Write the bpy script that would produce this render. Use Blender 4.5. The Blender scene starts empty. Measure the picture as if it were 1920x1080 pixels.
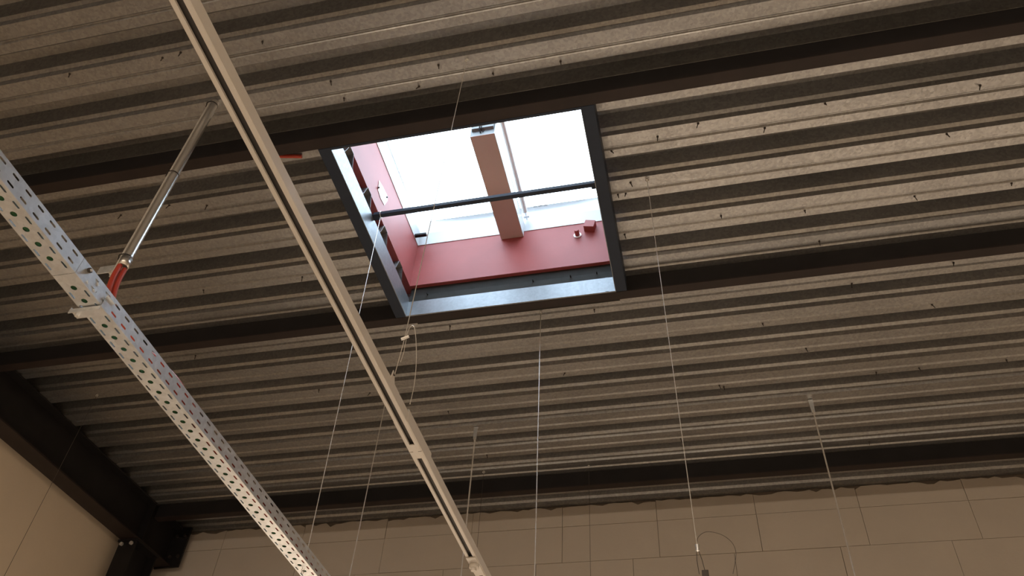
import bpy, bmesh, math, random
from mathutils import Vector, Matrix
random.seed(7)
scene = bpy.context.scene
COL = scene.collection
CZ = 1.6                                   # eye height of the photographer above the floor
Hd = 3.8355 + CZ                           # underside of the roof deck

# ------------------------------------------------------------------ camera
def rodrigues(a):
    v = Vector(a); th = v.length
    return Matrix.Rotation(th, 3, v.normalized())
Mc = rodrigues((0.771112955, 0.13543039, -0.188904703))    # world -> (right, down, forward)
right, down, fwd = Mc[0], Mc[1], Mc[2]
cam_d = bpy.data.cameras.new('camera'); cam = bpy.data.objects.new('camera', cam_d); COL.objects.link(cam)
R3 = Matrix((right, -down, -fwd)).transposed()
cam.matrix_world = Matrix.Translation((0, 0, CZ)) @ R3.to_4x4()
cam_d.sensor_width = 36; cam_d.lens = 1552.61 / 1920 * 36; cam_d.clip_start = .02
scene.camera = cam

# ------------------------------------------------------------------ sky, added fill lights, exposure
w = bpy.data.worlds.new('sky'); scene.world = w; w.use_nodes = True
bgn = w.node_tree.nodes['Background']
bgn.inputs[0].default_value = (.68, .85, 1.0, 1); bgn.inputs[1].default_value = 9.4
def hall_fill(x, y, z, power, sx=1.5, sy=1.5, rot=(0, 0, 0), color=(1, .80, .60)):  # unseen fill light, added to brighten far wall, floor and rib facets
    l = bpy.data.lights.new('hall_fill', 'AREA'); l.shape = 'RECTANGLE'; l.size = sx; l.size_y = sy
    l.energy = power; l.color = color; l.spread = math.radians(112)
    o = bpy.data.objects.new('hall_fill', l); COL.objects.link(o); o.location = (x, y, z); o.rotation_euler = rot
for lx in (-2.6, .6, 3.8):
    hall_fill(lx, -4.6, 4.4, 30, 1.5, .4, (math.radians(68), 0, 0))
    hall_fill(lx, -3.2, 4.95, 95, 1.5, .4)
def low_wall_fill(x0, x1, z0, z1, power):        # added warm fill light, low at the far wall, brightening the deck flanges
    l = bpy.data.lights.new('low_wall_fill', 'AREA'); l.shape = 'RECTANGLE'; l.size = x1 - x0; l.size_y = z1 - z0
    l.energy = power; l.color = (1, .77, .56)
    o = bpy.data.objects.new('low_wall_fill', l); COL.objects.link(o); o.location = ((x0 + x1) / 2, 6.30, (z0 + z1) / 2); o.rotation_euler = (-math.pi / 2, 0, 0)
low_wall_fill(-4.2, 6.2, .27, 1.68, 118)
vs = scene.view_settings
vs.view_transform = 'Standard'; vs.look = 'None'; vs.exposure = 0; vs.gamma = 1; vs.use_curve_mapping = False

# ------------------------------------------------------------------ materials
def new_mat(name):
    m = bpy.data.materials.new(name); m.use_nodes = True
    return m, m.node_tree, m.node_tree.nodes['Principled BSDF']
def mat(name, col, rough=.5, metal=0, var=.12, scale=6, bump=0, bscale=60, spangle=0, stretch=(1, 1, 1), spec=.5):
    """colour with two scales of procedural variation, optional spangle (zinc) and fine relief"""
    m, nt, b = new_mat(name)
    N, L = nt.nodes, nt.links
    tc = N.new('ShaderNodeTexCoord'); mp = N.new('ShaderNodeMapping'); mp.inputs['Scale'].default_value = stretch
    L.new(tc.outputs['Object'], mp.inputs[0])
    n1 = N.new('ShaderNodeTexNoise'); n1.inputs['Scale'].default_value = scale; n1.inputs['Detail'].default_value = 6
    n1.inputs['Roughness'].default_value = .65
    L.new(mp.outputs[0], n1.inputs['Vector'])
    mr = N.new('ShaderNodeMapRange'); mr.inputs[1].default_value = .25; mr.inputs[2].default_value = .75
    mr.inputs[3].default_value = 1 - var; mr.inputs[4].default_value = 1 + var
    L.new(n1.outputs[0], mr.inputs[0])
    fac = mr.outputs[0]
    if spangle:
        v = N.new('ShaderNodeTexVoronoi'); v.inputs['Scale'].default_value = 75
        L.new(tc.outputs['Object'], v.inputs['Vector'])
        sp = N.new('ShaderNodeSeparateColor'); L.new(v.outputs['Color'], sp.inputs[0])
        m2 = N.new('ShaderNodeMapRange'); m2.inputs[3].default_value = 1 - spangle; m2.inputs[4].default_value = 1 + spangle
        L.new(sp.outputs[0], m2.inputs[0])
        mu = N.new('ShaderNodeMath'); mu.operation = 'MULTIPLY'
        L.new(fac, mu.inputs[0]); L.new(m2.outputs[0], mu.inputs[1]); fac = mu.outputs[0]
        r2 = N.new('ShaderNodeMapRange'); r2.inputs[3].default_value = rough - .04; r2.inputs[4].default_value = rough + .05
        L.new(sp.outputs[1], r2.inputs[0]); L.new(r2.outputs[0], b.inputs['Roughness'])
    mx = N.new('ShaderNodeVectorMath'); mx.operation = 'SCALE'; mx.inputs[0].default_value = col
    L.new(fac, mx.inputs['Scale']); L.new(mx.outputs[0], b.inputs['Base Color'])
    if not spangle: b.inputs['Roughness'].default_value = rough
    b.inputs['Metallic'].default_value = metal
    b.inputs['Specular IOR Level'].default_value = spec
    if bump:
        n2 = N.new('ShaderNodeTexNoise'); n2.inputs['Scale'].default_value = bscale; n2.inputs['Detail'].default_value = 5
        L.new(mp.outputs[0], n2.inputs['Vector'])
        bp = N.new('ShaderNodeBump'); bp.inputs['Strength'].default_value = bump; bp.inputs['Distance'].default_value = .004
        L.new(n2.outputs[0], bp.inputs['Height']); L.new(bp.outputs[0], b.inputs['Normal'])
    return m
M = dict(
    deck=mat('galvanised_deck', (.355, .355, .355), .42, .92, .18, 3.0, 0, 120, .13, (.35, 1, 1)),
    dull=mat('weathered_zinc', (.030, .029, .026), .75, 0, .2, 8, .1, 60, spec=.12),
    zinc=mat('galvanised_sheet', (.84, .88, .92), .48, 1.0, .10, 9, 0, 60, .05),
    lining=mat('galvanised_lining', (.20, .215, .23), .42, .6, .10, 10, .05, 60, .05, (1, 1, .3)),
    steel=mat('dark_painted_steel', (.014, .013, .014), .5, 0, .25, 5, .05, 60, spec=.2),
    oxide=mat('dark_brown_steel', (.024, .017, .016), .5, 0, .3, 5, .05, 60, spec=.25),
    trim=mat('glare_tinted_steel', (.026, .036, .058), .55, 0, .15, 5, spec=.2),  # dark steel with the blue lens glare mixed into its colour
    white=mat('white_lacquer', (.66, .63, .59), .38, 0, .03, 4),
    inner=mat('dark_plastic_insert', (.055, .05, .048), .55, 0, .2, 20, 0, 0, 0, (1, .1, 1)),
    red=mat('red_primer', (.31, .072, .066), .5, 0, .08, 5, .03, 40, spec=.3),
    sash=mat('white_plastic_sash', (.50, .51, .52), .35, 0, .02, 4),
    brown=mat('brown_lacquer', (.50, .37, .345), .45, 0, .05, 5),
    greyplastic=mat('grey_plastic', (.55, .54, .52), .35, 0, .05, 8),
    aluminium=mat('aluminium_tube', (.72, .71, .69), .3, .9, .05, 10, 0, 0, 0, (8, 8, .5)),
    wire=mat('galvanised_wire', (.78, .77, .74), .4, .6, .1, 40),
    dwire=mat('dark_wire', (.08, .07, .06), .5, .3, .1, 40),
    screw=mat('dark_screw', (.07, .06, .055), .45, .6, .2, 40),
    black=mat('black_plastic', (.015, .015, .016), .5, 0, .1, 20),
    redcable=mat('red_cable', (.50, .055, .03), .38, 0, .06, 30),
    greencable=mat('green_cable', (.035, .13, .045), .45, 0, .1, 30),
    block=mat('painted_block', (.52, .47, .415), .85, 0, .05, 2.5, .35, 45),
    mortar=mat('crumbly_mortar', (.20, .165, .135), .9, 0, .15, 12, .6, 60),
    plaster=mat('cream_plaster', (.63, .54, .425), .85, 0, .04, 2, .2, 50),
    floor=mat('concrete_floor', (.62, .575, .515), .7, 0, .12, 1.2, .15, 30),
    roof=mat('roof_insulation', (.35, .31, .27), .9, 0, .1, 8),
    label=mat('paper_label', (.85, .84, .82), .6, 0, .03, 8),
    ink=mat('grey_ink', (.16, .15, .14), .6, 0, .05, 8),
    glass=None)
gm, gnt, gb = new_mat('clear_dome_plastic')
for n in list(gnt.nodes): gnt.nodes.remove(n)
go = gnt.nodes.new('ShaderNodeOutputMaterial'); gt = gnt.nodes.new('ShaderNodeBsdfTransparent'); gt.inputs[0].default_value = (.96, .98, 1, 1)
gg = gnt.nodes.new('ShaderNodeBsdfGlossy'); gg.inputs['Roughness'].default_value = .1
gx = gnt.nodes.new('ShaderNodeMixShader'); gf = gnt.nodes.new('ShaderNodeFresnel'); gf.inputs[0].default_value = 1.25
gnt.links.new(gf.outputs[0], gx.inputs[0]); gnt.links.new(gt.outputs[0], gx.inputs[1]); gnt.links.new(gg.outputs[0], gx.inputs[2]); gnt.links.new(gx.outputs[0], go.inputs[0])
M['glass'] = gm

# ------------------------------------------------------------------ mesh helpers
class MB:
    def __init__(s): s.v = []; s.f = []
    def box(s, x0, x1, y0, y1, z0, z1):
        i = len(s.v)
        s.v += [(x, y, z) for z in (z0, z1) for y in (y0, y1) for x in (x0, x1)]
        s.f += [tuple(i + k for k in q) for q in ((0, 2, 3, 1), (4, 5, 7, 6), (0, 1, 5, 4), (2, 6, 7, 3), (0, 4, 6, 2), (1, 3, 7, 5))]
        return s
    def tube(s, pts, r, n=8, cap=True):
        pts = [Vector(p) for p in pts]; i0 = len(s.v)
        up = None
        for k, p in enumerate(pts):
            t = (pts[min(k + 1, len(pts) - 1)] - pts[max(k - 1, 0)]).normalized()
            if up is None: up = t.orthogonal().normalized()
            up = (up - t * up.dot(t)).normalized(); sd = t.cross(up)
            rr = r[k] if isinstance(r, (list, tuple)) else r
            for j in range(n):
                a = 2 * math.pi * j / n
                s.v.append(tuple(p + (up * math.cos(a) + sd * math.sin(a)) * rr))
        for k in range(len(pts) - 1):
            for j in range(n):
                a, b = i0 + k * n + j, i0 + k * n + (j + 1) % n
                s.f.append((a, b, b + n, a + n))
        if cap:
            s.f.append(tuple(i0 + j for j in range(n - 1, -1, -1)))
            e = i0 + (len(pts) - 1) * n
            s.f.append(tuple(e + j for j in range(n)))
        return s
    def prism(s, poly, axis, a, b):
        """closed polygon (list of 2D points) extruded along an axis from a to b"""
        n = len(poly); i = len(s.v)
        def P(u, v, t): return {'x': (t, u, v), 'y': (u, t, v), 'z': (u, v, t)}[axis]
        s.v += [P(u, v, a) for u, v in poly] + [P(u, v, b) for u, v in poly]
        s.f += [(i + k, i + (k + 1) % n, i + n + (k + 1) % n, i + n + k) for k in range(n)]
        s.f += [tuple(i + k for k in range(n - 1, -1, -1)), tuple(i + n + k for k in range(n))]
        return s
    def sheet(s, line, axis, a, b):
        """open polyline extruded along an axis (a bent sheet, thickened later)"""
        n = len(line); i = len(s.v)
        def P(u, v, t): return {'x': (t, u, v), 'y': (u, t, v), 'z': (u, v, t)}[axis]
        s.v += [P(u, v, a) for u, v in line] + [P(u, v, b) for u, v in line]
        s.f += [(i + k, i + k + 1, i + n + k + 1, i + n + k) for k in range(n - 1)]
        return s
    def build(s, name, m, parent=None, smooth=False, solid=0, bevel=0, loc=None):
        me = bpy.data.meshes.new(name); me.from_pydata([tuple(v) for v in s.v], [], s.f)
        bm = bmesh.new(); bm.from_mesh(me); bmesh.ops.recalc_face_normals(bm, faces=bm.faces); bm.to_mesh(me); bm.free()
        me.materials.append(M[m] if isinstance(m, str) else m)
        if smooth:
            for p in me.polygons: p.use_smooth = True
            try: me.set_sharp_from_angle(angle=math.radians(40))
            except Exception: pass
        o = bpy.data.objects.new(name, me); COL.objects.link(o)
        if parent: o.parent = parent; o.matrix_parent_inverse = Matrix.Identity(4)
        if loc: o.location = loc
        if solid:
            md = o.modifiers.new('thickness', 'SOLIDIFY'); md.thickness = solid; md.offset = 0
        if bevel:
            md = o.modifiers.new('edges', 'BEVEL'); md.width = bevel; md.segments = 2; md.limit_method = 'ANGLE'
        return o
def empty(name, loc=(0, 0, 0), rz=0):
    o = bpy.data.objects.new(name, None); COL.objects.link(o); o.location = loc; o.rotation_euler.z = rz
    o.empty_display_size = .1
    return o
def tag(o, label=None, cat=None, group=None, kind=None):
    if label: o['label'] = label
    if cat: o['category'] = cat
    if group: o['group'] = group
    if kind: o['kind'] = kind
    return o
def ray(px, py):
    return right * ((px - 960) / 1552.61) + down * ((py - 540) / 1552.61) + fwd
def Z(r): return r + CZ                    # height relative to the eye -> world

# ------------------------------------------------------------------ room shell
XL, XR, YB, YF = -5.35, 7.0, -7.0, 6.37
tag(MB().box(XL - .5, XR + .3, YB - .3, YF + .4, -.15, 0).build('floor', 'floor'), 'bare warm grey concrete floor of the hall', 'floor', kind='structure')
tag(MB().box(XR, XR + .25, YB, YF + .3, 0, Hd + .14).build('wall_right', 'plaster'), 'cream plastered side wall of the hall', 'wall', kind='structure')
tag(MB().box(XL - .3, XR + .25, YB - .25, YB, 0, Hd + .14).build('wall_back', 'plaster'), 'cream plastered back wall of the hall', 'wall', kind='structure')

# rafter line runs a few degrees off the deck's right angle
KR = .05
def xr(y): return -4.902 + KR * (y - 4.8)
wl = MB()
a, b = YB - .25, YF + .3
wl.prism([(xr(a) - .46, a), (xr(b) - .46, b), (xr(b) - .26, b), (xr(a) - .26, a)], 'z', 0, Hd + .14)
tag(wl.build('wall_left', 'plaster'), 'smooth cream plastered wall beyond the dark rafter', 'wall', kind='structure')

# far wall: blocks laid in courses, thin dark joints
wf = empty('wall_far', (0, YF, 0)); tag(wf, 'cream painted block wall under the roof deck', 'wall', kind='structure')
core = MB().box(-5.6, XR + .25, .02, .30, 0, Hd + .136).build('wall_core', 'mortar', wf)
JT = .0035
def block(x0, x1, z0, z1, topjag=False, dx=0):
    x0 = max(x0, -5.3); x1 = min(x1, XR)
    if x1 - x0 < .06: return
    d = random.uniform(-.003, .003)
    m = MB()
    if topjag:                              # rough, crumbling upper edge against the deck
        n = max(3, int((x1 - x0) / .05)); top = []
        for k in range(n + 1):
            x = x0 + JT / 2 + (x1 - x0 - JT) * k / n
            top.append((x, z1 - abs(random.gauss(.008, .013))))
        poly = [(x0 + JT / 2, z0 + JT / 2), (x1 - JT / 2, z0 + JT / 2)] + top[::-1]
        m.prism(poly, 'y', d, .03)
    else:
        m.box(x0 + JT / 2, x1 - JT / 2, d, .03, z0 + JT / 2, z1 - JT / 2)
    m.build('block', 'block', wf)
zc1, zc2, P = Z(3.634), Z(3.306), .809
zt = Hd - .003
xs = [-.37 + P * k for k in range(-7, 10)]
for k in range(len(xs) - 1):
    block(xs[k], xs[k + 1], zc1, zt, True)
    block(xs[k], xs[k + 1], zc2, zc1)
z = zc2
row = 0
while z > 3.6:
    z0 = z - .328; off = (.588 if row % 2 == 0 else .0)
    for k in range(-8, 10):
        block(-.37 + off - .809 + P * k, -.37 + off + P * k, z0, z)
    z = z0; row += 1
for (a_, b_) in ((-5.3, -4.3), (6.3, XR)):              # plain piers left and right of the added window band
    MB().box(a_, b_, 0, .03, 0, z - .004).build('wall_pier', 'plaster', wf)
MB().box(-4.3, 6.3, 0, .03, 0, .20).build('wall_sill', 'plaster', wf)
w1 = empty('added_window', (0, YF, .20)); tag(w1, 'added window band, unseen, low in the block wall behind the warm fill light', 'window', kind='structure')  # unseen band, added to go with the warm fill light
wh = 1.60
MB().box(-4.3, 6.3, 0, .03, .20 + wh, z - .004).build('wall_panel', 'plaster', wf)
for a_ in (-4.3, 6.24): MB().box(a_, a_ + .06, -.03, .03, 0, wh).build('added_window_frame', 'greyplastic', w1)
for c_ in (0, wh - .06): MB().box(-4.24, 6.24, -.03, .03, c_, c_ + .06).build('added_window_frame', 'greyplastic', w1)
for q in range(7):
    xa_ = -4.24 + 10.48 * q / 7
    if q: MB().box(xa_ - .025, xa_ + .025, -.03, .03, .06, wh - .06).build('added_mullion', 'greyplastic', w1)
    MB().box(xa_ + .025, xa_ + 10.48 / 7 - .025, 0, .01, .06, wh - .06).build('added_pane', 'label', w1)
# mortar bed smeared between wall head and deck
mb = MB(); n = 150
lo, hi = [], []
for k in range(n + 1):
    x = -4.85 + (XR + 4.85) * k / n
    lo.append((x, Hd - .03 - abs(random.gauss(0, .006)))); hi.append((x, Hd - .001))
mb.prism(lo + hi[::-1], 'y', .017, .040); mb.build('mortar_bed', 'mortar', wf)

# ------------------------------------------------------------------ roof deck
T = .31; E0 = 2.1347; F = .145; DH = .140
def prof_period(e):
    """one rib of the trapezoidal sheet from the middle of its low flange to the next (y, z)"""
    s = e - F                                # low flange s .. e, then trough up to the high flange
    o = T - F
    return [(s, 0), (s + .048, 0), (s + .0485, .0024), (s + .074, .0024), (s + .083, .011), (s + .089, .011), (s + .097, 0), (e, 0),
            (e + .008, .030), (e + .024, .047), (e + .052, DH), (e + o - .052, DH), (e + o - .024, .047), (e + o - .008, .030)]
full = []
for i in range(-31, 15):
    full += prof_period(E0 + T * i)
def clip_profile(y0, y1):
    out = []
    for (a, b) in zip(full, full[1:]):
        if b[0] <= y0 or a[0] >= y1: continue
        def lerp(y): t = (y - a[0]) / (b[0] - a[0]) if b[0] > a[0] else 0; return (y, a[1] + (b[1] - a[1]) * t)
        p = a if a[0] >= y0 else lerp(y0); q = b if b[0] <= y1 else lerp(y1)
        if not out: out.append(p)
        out.append(q)
    return out
OX0, OX1, OY0, OY1 = -1.745, -.352, 2.315, 3.688          # the hole cut for the skylight
ceil = empty('ceiling', (0, 0, Hd)); tag(ceil, 'galvanised trapezoidal steel roof deck with deep ribs', 'ceiling', kind='structure')
def sheet_piece(x0, x1, y0, y1, m='deck'):
    p = clip_profile(y0, y1)
    if len(p) < 2: return
    MB().sheet(p, 'x', x0, x1).build('deck_sheet', m, ceil, solid=.0011)
xdl, xdr = -5.16, XR
yb = E0 - F + .0483 - T * 3 * 10
k = 0
while yb + k * 3 * T < YF:
    y0 = max(yb + k * 3 * T, YB); y1 = min(yb + (k + 1) * 3 * T, YF); k += 1
    if y1 <= y0: continue
    if y1 <= OY0 or y0 >= OY1:
        sheet_piece(xdl, xdr, y0, y1)
    else:
        sheet_piece(xdl, OX0, y0, y1); sheet_piece(OX1, xdr, y0, y1)
        if y0 < OY0: sheet_piece(OX0, OX1, y0, OY0)
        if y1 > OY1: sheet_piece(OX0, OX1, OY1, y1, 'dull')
# insulation lying on the deck, open above the skylight
ri = empty('roof_covering', (0, 0, Hd + DH + .002)); tag(ri, 'insulation boards on top of the steel roof deck', 'roof', kind='structure')
for (x0, x1, y0, y1) in ((-5.9, OX0 - .1, YB - .3, YF + .4), (OX1 + .1, XR + .3, YB - .3, YF + .4), (OX0 - .1, OX1 + .1, YB - .3, OY0 - .1), (OX0 - .1, OX1 + .1, OY1 + .1, YF + .4)):
    MB().box(x0, x1, y0, y1, .006, .16).build('insulation_board', 'roof', ri)

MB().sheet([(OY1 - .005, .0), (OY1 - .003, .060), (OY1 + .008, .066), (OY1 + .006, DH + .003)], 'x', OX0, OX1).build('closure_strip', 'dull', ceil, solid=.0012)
for (px, py) in ((802, 551), (1000, 524), (1070, 515), (1119, 510)):
    d = ray(px, py); p = d * ((OY1 - .004) / d.y)
    MB().tube([(p.x, OY1 + .002, .056), (p.x, OY1 - .010, .054), (p.x + .002, OY1 - .030, .046)], [.006, .004, .003], 6).build('fastener', 'dull', ceil)
# screws of the roof fixings poking down through the low flanges
SC = [(325,72),(130,137),(305,108),(492,78),(617,145),(1434,232),(1547,192),(1838,160),(1775,250),(1898,338),(1509,391),(1352,405),(1715,363),(1536,452),
      (1597,532),(1788,493),(1747,571),(1430,607),(1511,653),(1723,690),(1643,698),(1887,675),(1348,718),(1630,827),(1276,821),(1357,725),(844,611),(1114,579),
      (838,766),(1058,695),(692,733),(594,724),(912,851),(315,380),(388,385),(227,403),(563,512),(379,540),(365,664),(1233,256),(1145,275),(1182,342),(1157,356),
      (1173,360),(1170,433),(822,122),(1051,115),(924,138),(786,162),(645,184),(1309,228)]
sm = MB(); sm.tube([(0, 0, .004), (0, 0, -.006)], .006, 8); sm.tube([(0, 0, -.002), (0, 0, -.030), (0, 0, -.036)], [.0028, .0028, .0006], 6)
scr0 = sm.build('fastener', 'screw', ceil); first = True
for (px, py) in SC:
    d = ray(px, py); p = d * ((Hd - CZ) / d.z)
    i = round((p.y - (E0 - F / 2)) / T); c = E0 + T * i
    y = min(max(p.y, c - F + .008), c - .008)
    if c - F + .068 < y < c - .046: y = c - .042
    o = scr0 if first else scr0.copy()
    if not first: COL.objects.link(o); o.parent = ceil
    first = False
    o.location = (p.x, y, 0); o.rotation_euler = (random.uniform(-.35, .35), random.uniform(-.4, .4), 0)

# ------------------------------------------------------------------ steel beams below the deck
def cbeam(y, label, x0, x1, depth=.135, wd=.066):
    r = empty('steel_purlin', (0, y, Hd)); tag(r, label, 'beam', 'dark purlins under the roof deck')
    g = .0015
    MB().box(x0, x1, 0, .007, -depth + .009, -g).build('web', 'steel', r)
    MB().box(x0, x1, 0, wd, -depth, -depth + .009).build('bottom_flange', 'oxide', r)
    MB().box(x0, x1, .007, wd, -g - .008, -g).build('top_flange', 'steel', r)
    return r
cbeam(2.248, 'dark steel purlin along the near edge of the skylight opening', xr(2.25) + .004, XR - .002)
cbeam(3.684, 'dark steel purlin along the wall-side edge of the skylight opening', xr(3.68) + .004, XR - .002)
cbeam(5.858, 'dark steel purlin closest to the cream block wall', xr(5.86) + .004, XR - .002)

# rafter with column in the corner
raf = empty('steel_rafter', (xr(4.8), 4.8, Z(3.447)), -math.atan(KR)); tag(raf, 'deep black steel rafter running to the block wall corner', 'beam')
ya, yb_ = -11.5, 1.48
hh = .3855
MB().box(-.17, 0, ya, yb_, 0, .014).build('bottom_flange', 'oxide', raf)
MB().box(-.17, 0, ya, yb_, hh - .014, hh).build('top_flange', 'steel', raf)
MB().box(-.090, -.080, ya, yb_, .014, hh - .014).build('web', 'steel', raf)
MB().box(-.17, .09, yb_, yb_ + .018, -.012, hh).build('end_plate', 'steel', raf)
MB().box(-.080, -.004, 1.02, 1.03, .014, hh - .014).build('stiffener', 'steel', raf)
for (bx, bz) in ((.055, .09), (.055, .30), (-.03, .09), (-.03, .30)):
    b_ = MB().tube([(bx, yb_ - .016, bz), (bx, yb_, bz)], .016, 6).build('bolt', 'screw', raf)
colm = empty('steel_column', (xr(5.93), 5.93, 0), -math.atan(KR)); tag(colm, 'black steel column standing under the rafter in the corner', 'column')
zt_ = Z(3.447) - .002
MB().box(-.175, .0, -.17, -.155, 0, zt_ - .02).build('flange', 'steel', colm)
MB().box(-.175, .0, .135, .15, 0, zt_ - .02).build('flange', 'steel', colm)
MB().box(-.092, -.082, -.155, .135, 0, zt_ - .02).build('web', 'steel', colm)
MB().box(-.185, .012, -.185, .16, zt_ - .02, zt_).build('cap_plate', 'steel', colm)
for bx in (-.135, -.035):
    MB().tube([(bx, -.175, zt_ - .045), (bx, -.193, zt_ - .045)], .017, 6).build('bolt', 'wire', colm)

# ------------------------------------------------------------------ skylight opening frame
zf = Z(3.70)
fr = empty('roof_opening_trimmer', (0, 0, zf)); tag(fr, 'dark steel trimmer frame, blue glare tint in its colour, with galvanised lining around the skylight opening', 'trimmer')
hz = Hd - zf - .002
y0f, y1f = 2.316, 3.682
MB().box(-1.812, -1.742, y0f, y1f, 0, hz).build('side_trimmer', 'trim', fr, bevel=.004)
MB().box(-.358 + .004, -.286, y0f, y1f, 0, hz).build('side_trimmer', 'trim', fr, bevel=.004)
MB().box(-1.742, -.354, 2.316, 2.330, 0, hz).build('end_trimmer', 'trim', fr)
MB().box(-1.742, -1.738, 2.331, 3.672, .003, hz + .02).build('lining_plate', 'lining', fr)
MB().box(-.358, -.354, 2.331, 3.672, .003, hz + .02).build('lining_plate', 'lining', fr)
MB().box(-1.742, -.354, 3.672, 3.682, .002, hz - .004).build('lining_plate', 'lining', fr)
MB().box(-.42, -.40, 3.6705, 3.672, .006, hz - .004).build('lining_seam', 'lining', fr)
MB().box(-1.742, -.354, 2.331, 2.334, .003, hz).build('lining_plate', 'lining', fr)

# ------------------------------------------------------------------ roof skylight: red curb, white sash, dome
sk = empty('roof_skylight', (0, 0, Hd)); tag(sk, 'square roof skylight with red primed curb, white sash and clear dome', 'skylight')
cb, ct = DH + .004, Z(4.391) - Hd                     # curb from / to (above deck underside)
X0, X1, Y0, Y1 = -1.752, -.345, 2.30, 3.668
t_ = .004
MB().box(X0 - t_, X0, Y0, Y1, cb, ct).build('curb_panel', 'red', sk)
MB().box(X1, X1 + t_, Y0, Y1, cb, ct).build('curb_panel', 'red', sk)
MB().box(X0 - t_, X1 + t_, Y1, Y1 + t_, cb, ct).build('curb_panel', 'red', sk)
MB().box(X0 - t_, X1 + t_, Y0 - t_, Y0, cb, ct).build('curb_panel', 'red', sk)
for (a_, b_, c_, d_) in ((X0 - .16, X0 - t_, Y0 - .16, Y1 + .16), (X1 + t_, X1 + .16, Y0 - .16, Y1 + .16), (X0 - t_, X1 + t_, Y0 - .16, Y0 - t_), (X0 - t_, X1 + t_, Y1 + t_, Y1 + .16)):
    MB().box(a_, b_, c_, d_, cb - .003, cb + .001).build('curb_flange', 'red', sk)
# folded lower strip along the left curb face
MB().box(X0, X0 + .002, Y0 + .01, Y1 - .004, cb, cb + .075).build('curb_strip', 'red', sk)
# white sash: upright band and flared upper band on four sides
s0, s1, s2 = ct, Z(4.515) - Hd, Z(4.72) - Hd
ins, out = .004, .05
def sash_side(kind):
    m1 = MB(); m2 = MB()
    if kind in 'ab':
        yy, sg = (Y1, 1) if kind == 'a' else (Y0, -1)
        m1.prism([(yy - sg * ins, s0), (yy - sg * ins, s1), (yy + sg * .03, s1), (yy + sg * .03, s0)], 'x', X0 - .03, X1 + .03)
        m2.prism([(yy - sg * ins, s1), (yy + sg * out, s2), (yy + sg * (out + .02), s2), (yy + sg * .03, s1)], 'x', X0 - out, X1 + out)
    else:
        xx, sg = (X0, -1) if kind == 'c' else (X1, 1)
        m1.prism([(xx - sg * ins, s0), (xx - sg * ins, s1), (xx + sg * .03, s1), (xx + sg * .03, s0)], 'y', Y0 + .004, Y1 - .004)
        m2.prism([(xx - sg * ins, s1), (xx + sg * out, s2), (xx + sg * (out + .02), s2), (xx + sg * .03, s1)], 'y', Y0 + .004, Y1 - .004)
    m1.build('sash_rail', 'sash', sk); m2.build('sash_flare', 'sash', sk)
for kd in 'abcd': sash_side(kd)
dm = MB(); n = 18
for j in range(n + 1):
    for i in range(n + 1):
        u, v = -1 + 2 * i / n, -1 + 2 * j / n
        zz = s2 + .20 * ((1 - u ** 4) * (1 - v ** 4)) ** .6
        dm.v.append(((X0 + X1) / 2 + u * ((X1 - X0) / 2 + out + .01), (Y0 + Y1) / 2 + v * ((Y1 - Y0) / 2 + out + .01), zz))
for j in range(n):
    for i in range(n):
        a_ = j * (n + 1) + i; dm.f.append((a_, a_ + 1, a_ + n + 2, a_ + n + 1))
tag(dm.build('dome_pane', 'glass', sk, smooth=True), 'clear plastic dome')
# torn label on the left curb face, screws, pin, block, hinge tab, warning triangles
lb = MB(); pts = []
for (px, py) in ((711, 338), (718, 350), (726, 366), (727, 376), (721, 385), (714, 372), (709, 356)):
    d = ray(px, py); p = d * ((X0 + .003) / d.x); pts.append((p.y, p.z + CZ - Hd))
lb.prism(pts, 'x', X0 + .0022, X0 + .0032); tag(lb.build('torn_label', 'label', sk), 'torn white paper label')
for (px, py) in ((708.5, 352), (724, 370)):
    d = ray(px, py); p = d * (X0 / d.x)
    MB().tube([(X0, p.y, p.z + CZ - Hd), (X0 + .012, p.y, p.z + CZ - Hd)], .006, 8).build('rivet', 'screw', sk)
pin = MB().tube([(-.594, Y1, Z(4.272) - Hd), (-.594, Y1 - .055, Z(4.272) - Hd)], .016, 12).build('curb_pin', 'red', sk, smooth=True)
MB().tube([(-.594, Y1 - .001, Z(4.272) - Hd), (-.594, Y1 - .006, Z(4.272) - Hd)], .027, 16).build('washer', 'label', pin, smooth=True)
bl = MB().box(-.035, .035, -.05, 0, -.032, .032); o = bl.build('curb_block', 'red', sk, loc=(-.505, Y1 - .001, Z(4.325) - Hd)); o.rotation_euler = (0, .25, 0)
hb = MB().box(0, .085, -.012, .012, -.008, .008).build('hinge_tab', 'steel', sk, loc=(X0 + .004, 3.585, Z(4.405) - Hd))
MB().tube([(.085, 0, 0), (.092, 0, 0)], .010, 10).build('tab_end', 'wire', hb)
for k in range(3):
    d = ray(1003 + 9.6 * k, 384 - 1.1 * k); p = d * ((Y1 + .03) / d.y)
    zz = p.z + CZ - Hd
    yy = Y1 - ins + (zz - s1) / (s2 - s1) * (out + ins) - .0015
    m = MB(); R_ = .018
    def tri(r): return [(p.x + r * math.sin(q), zz + r * math.cos(q)) for q in (0, 2.0944, 4.18879)]
    o_, i_ = tri(R_), tri(R_ * .66)
    for q in range(3):
        m.prism([o_[q], o_[(q + 1) % 3], i_[(q + 1) % 3], i_[q]], 'y', yy - .001, yy)
    m.box(p.x - .0016, p.x + .0016, yy - .001, yy, zz - .004, zz + .006)
    tag(m.build('warning_triangle', 'ink', sk), 'small printed warning triangle')
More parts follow.
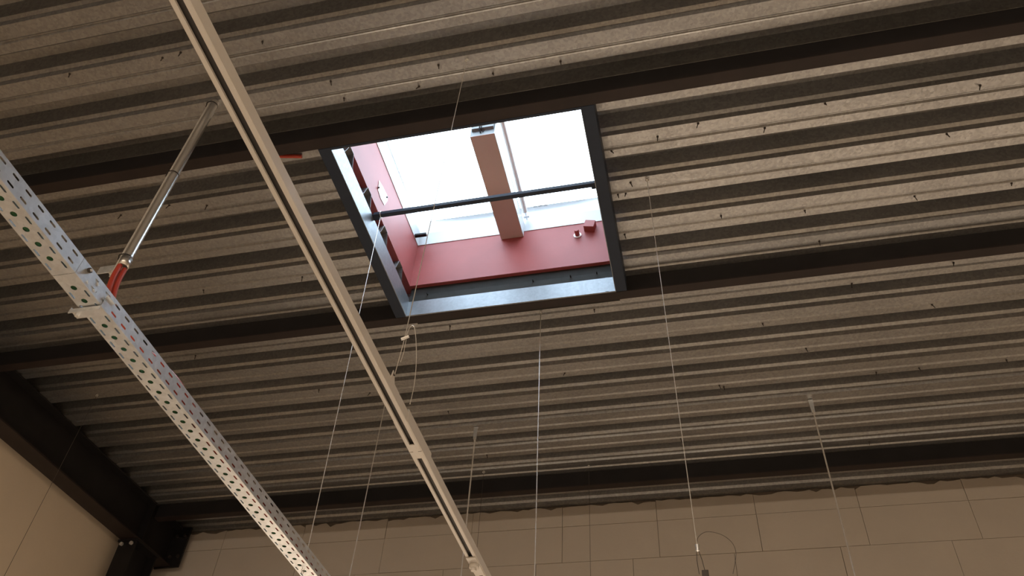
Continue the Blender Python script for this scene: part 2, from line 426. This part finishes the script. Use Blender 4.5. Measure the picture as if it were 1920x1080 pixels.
# opener housing spanning the middle
M['cover'] = mat('pale_grey_cover', (.20, .215, .215), .45, .2, .1, 12)
op = empty('skylight_opener', (-1.053, 0, Z(4.335))); tag(op, 'brown and white opener housing spanning the middle of the skylight', 'opener')
MB().box(-.075, .077, 2.80, Y1 - .002, 0, .004).build('bottom_cover', 'brown', op)
MB().box(-.079, -.075, 2.80, Y1 - .002, 0, .13).build('side_cover', 'sash', op)
MB().box(.077, .081, 2.80, Y1 - .002, 0, .13).build('side_cover', 'sash', op)
MB().box(-.079, .081, 2.80, Y1 - .002, .13, .134).build('top_cover', 'sash', op)
ep = MB().box(-.075, .077, 2.802, 2.806, .004, .13).build('end_cover', 'cover', op)
MB().prism([(2.802, .055), (2.784, .062), (2.780, .128), (2.802, .128)], 'x', -.070, .072).build('cover_lip', 'cover', ep)
MB().tube([(-.014, 2.800, .030), (-.016, 2.780, .050), (-.012, 2.765, .10), (-.010, 2.760, .19)], .0045, 8).build('motor_cable', 'black', op, smooth=True)
MB().tube([(.004, 2.800, .038), (-.004, 2.778, .062), (-.010, 2.764, .10)], .0035, 8).build('motor_cable', 'black', op, smooth=True)
gas = MB().tube([(.118, 2.34, .165), (.102, 3.58, .165)], .0185, 14).build('gas_strut', 'white', op, smooth=True)  # white finish stands in for the glare that pales the strut
MB().tube([(.102, 3.58, .165), (.100, 3.655, .168)], .008, 10).build('strut_end', 'zinc', gas, smooth=True)
MB().box(.081, .125, 3.61, 3.63, .150, .178).build('strut_bracket', 'zinc', op)
# bar across the opening
br = empty('cross_bar', (0, 2.945, Z(3.868))); tag(br, 'dark square bar across the skylight opening', 'bar')
MB().box(-1.737, -.359, -.014, .014, -.014, .014).build('bar', 'trim', br, bevel=.003)
MB().box(-1.7375, -1.700, -.022, .022, -.021, -.014).build('foot_plate', 'trim', br)
MB().box(-.396, -.3585, -.022, .022, -.021, -.014).build('foot_plate', 'trim', br)

# ------------------------------------------------------------------ light rail (white trunking)
ra = empty('light_rail', (-.962, 0, Z(1.66))); tag(ra, 'long white lighting trunking rail with a dark slot underneath', 'light rail')
hw, sl, hgt = .0225, .0098, .042
sec = [(-hw, hgt), (-hw, .002), (-hw + .002, 0), (-sl, 0), (-sl, .006)]
sec2 = [(sl, .006), (sl, 0), (hw - .002, 0), (hw, .002), (hw, hgt)]
def rail_seg(y0, y1):
    m = MB(); m.sheet(sec, 'y', y0, y1); m.sheet(sec2, 'y', y0, y1); m.sheet([(-hw, hgt), (hw, hgt)], 'y', y0, y1)
    r = m.build('rail_body', 'white', ra, solid=.0014)
    MB().box(-sl - .003, sl + .003, y0 + .01, y1 - .01, .012, .016).build('conductor_insert', 'inner', r)
    return r
rail_seg(-3.0, 2.325); rail_seg(2.328, 6.0)
MB().box(-sl, sl, 2.284, 2.369, -.0008, .004).build('slot_cover', 'white', ra, bevel=.001)
cp = MB(); cp.sheet([(hw + .0015, .002), (hw + .0015, hgt + .010), (hw - .004, hgt + .010)], 'y', 2.15, 2.42); cp.sheet([(-hw - .0015, .002), (-hw - .0015, hgt + .010), (-hw + .004, hgt + .010)], 'y', 2.15, 2.42)
cp.build('coupling_sleeve', 'white', ra, solid=.0014)
# suspension bracket of the rail
bk = MB(); bk.prism([(1.965, .044), (2.005, .044), (1.99, .078), (1.975, .084)], 'x', hw - .004, hw - .001); bk.box(-hw, hw, 1.93, 2.05, hgt, hgt + .003)
bko = bk.build('hanger_bracket', 'white', ra, bevel=.001)
MB().tube([(hw - .006, 1.981, .068), (hw + .003, 1.981, .068)], .004, 8).build('bracket_eye', 'screw', bko)
# plug-in holder hanging out of the slot
ho = MB(); ho.box(-.0215, .0215, 3.10, 3.26, -.006, .001); ho.tube([(0, 3.16, -.004), (0, 3.16, -.020), (0, 3.16, -.024)], [.022, .022, .016], 20)
hoo = ho.build('plug_holder', 'white', ra, bevel=.002)
MB().tube([(0, 3.16, -.023), (0, 3.16, -.034)], .012, 16).build('holder_knob', 'white', hoo)

# ------------------------------------------------------------------ perforated cable tray
TP = .0533
ZT = Z(1.6)
tr = empty('cable_tray', (-1.614, 1.0, ZT), .0062); tag(tr, 'perforated galvanised cable tray hanging below the deck', 'cable tray')
def slot_outline(cx, cy, lx, ly, n=6):
    """stadium outline, long along y, 2n points counter-clockwise"""
    r = lx / 2; h = max(ly / 2 - r, 0); P_ = []
    for k in range(n): a = math.pi * k / (n - 1); P_.append((cx + r * math.cos(a), cy + h + r * math.sin(a)))
    for k in range(n): a = math.pi + math.pi * k / (n - 1); P_.append((cx + r * math.cos(a), cy - h + r * math.sin(a)))
    return P_
def perf_row(m, u0, u1, y0, y1, first, lx, ly, mapf):
    """strip u0..u1 wide from y0 to y1 with holes every TP"""
    def quad(a, b, c, d):
        if d - c < 1e-5: return
        i = len(m.v); m.v += [mapf(a, c), mapf(b, c), mapf(b, d), mapf(a, d)]; m.f.append((i, i + 1, i + 2, i + 3))
    cu = (u0 + u1) / 2; y = y0; c = first
    while c - TP / 2 < y0 - 1e-6: c += TP
    while c + TP / 2 <= y1 + 1e-6:
        lo_, hi_ = c - TP / 2, c + TP / 2
        quad(u0, u1, y, lo_)
        inn = slot_outline(cu, c, lx, ly); n = len(inn); h = n // 2
        outp = []
        for k in range(h): outp.append((u1 + (u0 - u1) * k / (h - 1), hi_))
        for k in range(h): outp.append((u0 + (u1 - u0) * k / (h - 1), lo_))
        i = len(m.v); m.v += [mapf(*p) for p in inn] + [mapf(*p) for p in outp]
        for k in range(n):
            k2 = (k + 1) % n
            m.f.append((i + k, i + k2, i + n + k2, i + n + k))
        y = hi_; c += TP
    quad(u0, u1, y, y1)
def tray_section(y0, y1, first, lift=0):
    m = MB(); W = .0725; Hs = .060
    fb = lambda u, y: (u, y - 1.0, lift)
    perf_row(m, -.0265, -.0, y0, y1, first, .0068, .027, fb)
    perf_row(m, -.0525, -.0265, y0, y1, first + TP / 2, .0185, .0186, fb)
    perf_row(m, -W, -.0525, y0, y1, first, .0062, .027, fb)
    for xx in (0, -W):
        fs = lambda u, y: (xx, y - 1.0, u + lift)
        perf_row(m, 0, .0295, y0, y1, first, .0072, .026, fs)
        perf_row(m, .0295, Hs, y0, y1, first, .0072, .026, fs)
        sg = 1 if xx else -1
        m.sheet([(xx, Hs + lift), (xx + sg * .007, Hs + lift), (xx + sg * .007, Hs - .004 + lift)], 'y', y0 - 1, y1 - 1)
    return m.build('tray_section', 'zinc', tr, solid=.0011)
f0 = .9655
tray_section(-2.2, 1.265, f0 - 59 * TP)
tray_section(1.2665, 6.0, 1.293)
# joint plate, bolt, hold-down strap
MB().box(-.0035, -.0015, .275, .405, .006, .052).build('joint_plate', 'zinc', tr)
bo = MB().tube([(-.003, .300, .044), (.007, .300, .044)], .008, 8).build('joint_bolt', 'screw', tr)
MB().tube([(.006, .300, .044), (.012, .300, .044)], .004, 8).build('bolt_shank', 'wire', bo)
for (yy, zz) in ((.318, .016), (.352, .043), (.352, .016)):
    MB().tube([(-.003, yy, zz), (.003, yy, zz)], .0055, 8).build('rivet', 'zinc', tr)
st = MB(); st.sheet([(-.098, .004), (-.098, -.006), (.0035, -.006), (.0035, .036), (.009, .036)], 'y', .395, .432)
sto = st.build('hold_down_strap', 'zinc', tr, solid=.002)
MB().box(-.098, .0035, .393, .3955, -.020, -.005).build('strap_lip', 'zinc', sto)
MB().tube([(-.085, .414, -.003), (-.085, .414, -.016)], .0065, 6).build('strap_bolt', 'wire', sto)

# cables lying in the tray
def rnd(v, d): return v + random.uniform(-d, d)
def cable(name, pts, r, m, label, cat, n=10, group=None):
    o = MB().tube(pts, r, n).build(name, m, smooth=True); tag(o, label, cat, group); return o
def smooth_path(P_, steps=8):
    P_ = [Vector(p) for p in P_]; out_ = []
    Q = [P_[0]] + P_ + [P_[-1]]
    for i in range(1, len(Q) - 2):
        for k in range(steps):
            t = k / steps; a_, b_, c_, d_ = Q[i - 1], Q[i], Q[i + 1], Q[i + 2]
            out_.append(.5 * ((2 * b_) + (c_ - a_) * t + (2 * a_ - 5 * b_ + 4 * c_ - d_) * t * t + (3 * b_ - a_ - 3 * c_ + d_) * t ** 3))
    out_.append(P_[-1]); return out_
def tray_x(y, off): return -1.614 - .0062 * (y - 1.0) + off
cable('green_cable', smooth_path([(tray_x(y, -.0505 + .004 * math.sin(y * 3.1)), y, ZT + .014) for y in [-2.1 + .3 * k for k in range(27)]], 4), .011, 'greencable', 'green cable lying along the middle of the perforated tray', 'cable')

# conduit with tie wraps and a steel rod beside it
cx, cy = -2.315, 2.0
cd = empty('conduit', (cx, cy, Z(2.52))); tag(cd, 'vertical grey metal conduit dropping from the deck towards the cable tray', 'conduit')
hc = Hd - Z(2.52) - .003
MB().tube([(0, 0, .05), (0, 0, hc)], .0205, 20).build('pipe', 'aluminium', cd, smooth=True)
MB().tube([(0, 0, 0), (0, 0, .055)], .0235, 20, cap=False).build('end_sleeve', 'aluminium', cd, smooth=True, solid=.002)
MB().tube([(-.030, -.006, -.06), (-.030, -.006, hc)], .005, 8).build('threaded_rod', 'wire', cd)
for zz in (.058, .66, hc - .03):
    tm = MB()
    tm.tube([(.0245 * math.cos(a) - .004 - .010 * (math.cos(a) < -.2), .0245 * math.sin(a) - .002, zz) for a in [2 * math.pi * k / 16 for k in range(17)]], .0028, 6)
    tm.box(-.045, -.035, -.006, .006, zz - .005, zz + .005)
    tm.build('tie_wrap', 'black', cd)
pb = MB(); pb.box(-.115, -.022, -.005, -.001, -.028, .018); pbo = pb.build('rod_bracket', 'zinc', cd, bevel=.002)
MB().tube([(-.030, -.006, -.045), (-.030, -.006, -.030)], .012, 6).build('nut', 'wire', pbo)
# red cables from the conduit into the tray
for k, (ox, oy) in enumerate(((-.004, -.0125), (.004, .0125))):
    pts = [(cx + ox, cy + oy, Z(2.517))]
    for (px, py, zz) in ((217, 523, 2.41), (209, 546, 2.29), (206, 566, 2.14), (215, 590, 1.97), (235, 616, 1.81), (252, 636, 1.72)):
        d = ray(px, py); p = d * (zz / d.z); pts.append((p.x + ox, p.y + oy, Z(zz)))
    pts += [(tray_x(1.83, -.036), 1.83, ZT + (.062 if k else .086)), (tray_x(1.96, -.026), 1.96, ZT + (.030 if k else .056)), (tray_x(2.07, -.019), 2.07, ZT + (.018 if k else .044))]
    pts += [(tray_x(y, (-.0135 if k else -.0145) - .003 * abs(math.sin(y * 4 + k))), y, ZT + (.0140 if k else .0395)) for y in [2.2 + .3 * j for j in range(13)]]
    cable('red_cable', smooth_path(pts, 6), .0112, 'redcable', ('red cable leaving the conduit and lying lowest against the tray side' if k else 'red cable leaving the conduit and lying on top of its neighbour in the tray'), 'cable')
# red cable tucked under the deck behind the near purlin
cable('red_cable', smooth_path([(-2.62, 2.345, Hd - .013), (-2.35, 2.365, Hd - .013), (-2.16, 2.385, Hd - .013), (-2.05, 2.405, Hd - .012), (-1.98, 2.420, Hd - .011)], 6), .011, 'redcable', 'short red cable showing under the deck beside the skylight corner', 'cable')

# ------------------------------------------------------------------ suspension wires and rods
def top_of(px, py):
    d = ray(px, py); p = d * ((Hd - CZ) / d.z); return p.x, p.y
def snap(y):
    """nearest point of a low flange"""
    i = round((y - (E0 - F / 2)) / T); c = E0 + T * i
    return min(max(y, c - F + .02), c - .02)
def bar(o_name, x, y, z0, z1, r, m, parent, top=None): return MB().tube([(x, y, z0), top or (x, y, z1)], r, 6).build(o_name, m, parent)
def eye(parent, z, m='wire', r=.009):
    pts = [(r * math.cos(a), 0, z - .012 + r * math.sin(a)) for a in [2 * math.pi * k / 12 for k in range(13)]]
    mm = MB().tube(pts, .0025, 6); mm.tube([(0, 0, z - .004), (0, 0, z + .001)], .003, 6)
    return mm.build('screw_eye', m, parent)
def wire_thing(name, px, py, zlow, r, m, label, cat='wire', group=None, lean=(0, 0)):
    x, y = top_of(px, py); y = snap(y)
    e = empty(name, (x, y, Hd)); tag(e, label, cat, group)
    eye(e, -.0005)
    MB().tube([(0, 0, -.02), (lean[0], lean[1], zlow - Hd)], r, 6).build('strand', m, e)
    return e
# rail suspension: wire from the deck, gripper, two legs, free tail
x, y = top_of(870, 90); y = snap(y)
e = empty('suspension_wire', (x, y, Hd)); tag(e, 'thin wire with gripper holding the white light rail', 'wire')
eye(e, -.0005)
zg = Z(1.853)
gx_, gy_ = -.908 - x, 1.942 - y
MB().tube([(0, 0, -.02), (gx_, gy_, zg - Hd)], .0016, 6).build('strand', 'wire', e)
gp = MB().tube([(gx_ - .012, gy_, zg - Hd - .004), (gx_ + .014, gy_, zg - Hd + .006)], .0055, 10).build('gripper', 'wire', e, smooth=True)
zb_ = Z(1.66) + .068
MB().tube([(gx_, gy_, zg - Hd), (-.962 + .0225 + .003 - x, 1.981 - y, zb_ - Hd)], .0012, 6).build('leg_strand', 'wire', e)
MB().tube([(gx_ + .006, gy_, zg - Hd), (gx_ + .004, gy_ + .006, zg - Hd - .06), (gx_ - .002, gy_ + .008, zg - Hd - .10)], .0012, 6).build('leg_strand', 'wire', e)
tail = [(gx_ + .004, gy_, zg - Hd), (gx_ + .008, gy_ + .004, zg - Hd + .045), (gx_ + .016, gy_ + .008, zg - Hd + .062), (gx_ + .026, gy_ + .012, zg - Hd + .045), (gx_ + .038, gy_ + .018, zg - Hd - .02),
        (gx_ + .050, gy_ + .02, zg - Hd - .11), (gx_ + .055, gy_ + .02, zg - Hd - .20), (gx_ + .052, gy_ + .02, zg - Hd - .27)]
MB().tube(smooth_path(tail, 6), .0014, 6).build('free_tail', 'wire', e, smooth=True)
# tray suspension from the cross bar
e = empty('tray_wire', (-1.690, 2.945, Z(3.852))); tag(e, 'pale wire running from the skylight bar down to the cable tray', 'wire')
hk = MB().tube([(.0, .020 * math.cos(a), .016 + .020 * math.sin(a)) for a in [2 * math.pi * k / 14 for k in range(15)]], .0022, 6).build('loop', 'wire', e)
tx = tray_x(3.02, -.036)
MB().tube([(0, 0, -.003), (tx + 1.690, .06, ZT + .002 - Z(3.852))], .0020, 6).build('strand', 'wire', e)
MB().tube([(tx + 1.690, .06 + .010 * math.cos(a), ZT - .010 + .012 * math.sin(a) - Z(3.852)) for a in [2 * math.pi * k / 12 for k in range(13)]], .0016, 6).build('end_loop', 'wire', e)
wire_thing('hanging_wire', 728, 716, Z(1.2), .0032, 'wire', 'bright wire hanging between the cable tray and the light rail', 'wire', lean=(-.012, 0))
wire_thing('hanging_wire', 1014, 584, Z(1.2), .0030, 'wire', 'bright wire hanging from an eye beside the skylight frame', 'wire', lean=(.03, 0))
# gripper wire on the right
e = wire_thing('gripper_wire', 1213, 335, Z(1.56), .0018, 'wire', 'thin wire ending in a gripper with a loose loop before the block wall', 'wire', lean=(.044, 0))
zz = Z(1.555) - Hd
MB().tube([(.044, 0, zz + .012), (.044, 0, zz - .012)], [.008, .007], 12).build('gripper', 'zinc', e, smooth=True)
MB().tube([(.040, 0, zz - .010), (.037, 0, zz - .05), (.040, 0, zz - .105)], .0013, 6).build('leg_strand', 'dwire', e)
MB().tube([(.047, 0, zz - .010), (.056, 0, zz - .05), (.062, 0, zz - .095)], .0013, 6).build('leg_strand', 'dwire', e)
MB().box(.050, .074, -.008, .008, zz - .135, zz - .092).build('hook_block', 'screw', e, bevel=.002)
lp = [(.044, 0, zz + .012), (.052, .004, zz + .045), (.085, .01, zz + .068), (.135, .02, zz + .060), (.170, .02, zz + .028), (.182, .02, zz - .012), (.174, .02, zz - .055), (.160, .02, zz - .10)]
MB().tube(smooth_path(lp, 6), .0010, 6).build('free_tail', 'dwire', e, smooth=True)
# threaded rods with brackets
def rod(px, py, label, zend, ln=.12):
    x, y = top_of(px, py); y = snap(y)
    e = empty('hanger_rod', (x, y, Hd)); tag(e, label, 'rod', 'hanger rods under the deck near the block wall')
    MB().prism([(-.016, 0), (-.016, -.02), (-.012, -ln), (.012, -ln), (.016, -.02), (.016, 0)], 'y', -.012, -.009).build('bracket', 'zinc', e)
    MB().box(-.016, .016, -.012, .012, -.004, -.0005).build('bracket_foot', 'zinc', e)
    MB().tube([(0, -.006, -ln + .02), (0, -.006, -ln - .016)], .009, 6).build('nut', 'wire', e)
    MB().tube([(0, -.006, -ln), (0, -.006, zend - Hd)], .0055, 8).build('rod', 'wire', e)
rod(1519, 750, 'grey threaded rod with a strap bracket, right of the gripper wire', Z(.9))
rod(893, 801, 'grey threaded rod with a strap bracket, beside the light rail', ZT + .068)
wire_thing('thin_wire', 183, 739, Z(1.4), .0016, 'dwire', 'thin dark wire hanging before the cream left wall', 'wire')
wire_thing('thin_wire', 1104, 872, Z(1.4), .0016, 'dwire', 'thin dark wire hanging close to the block wall, right of the bright eye wire', 'wire')
wire_thing('thin_wire', 906, 880, Z(1.4), .0016, 'dwire', 'thin dark wire hanging close to the block wall, right of the light rail', 'wire')
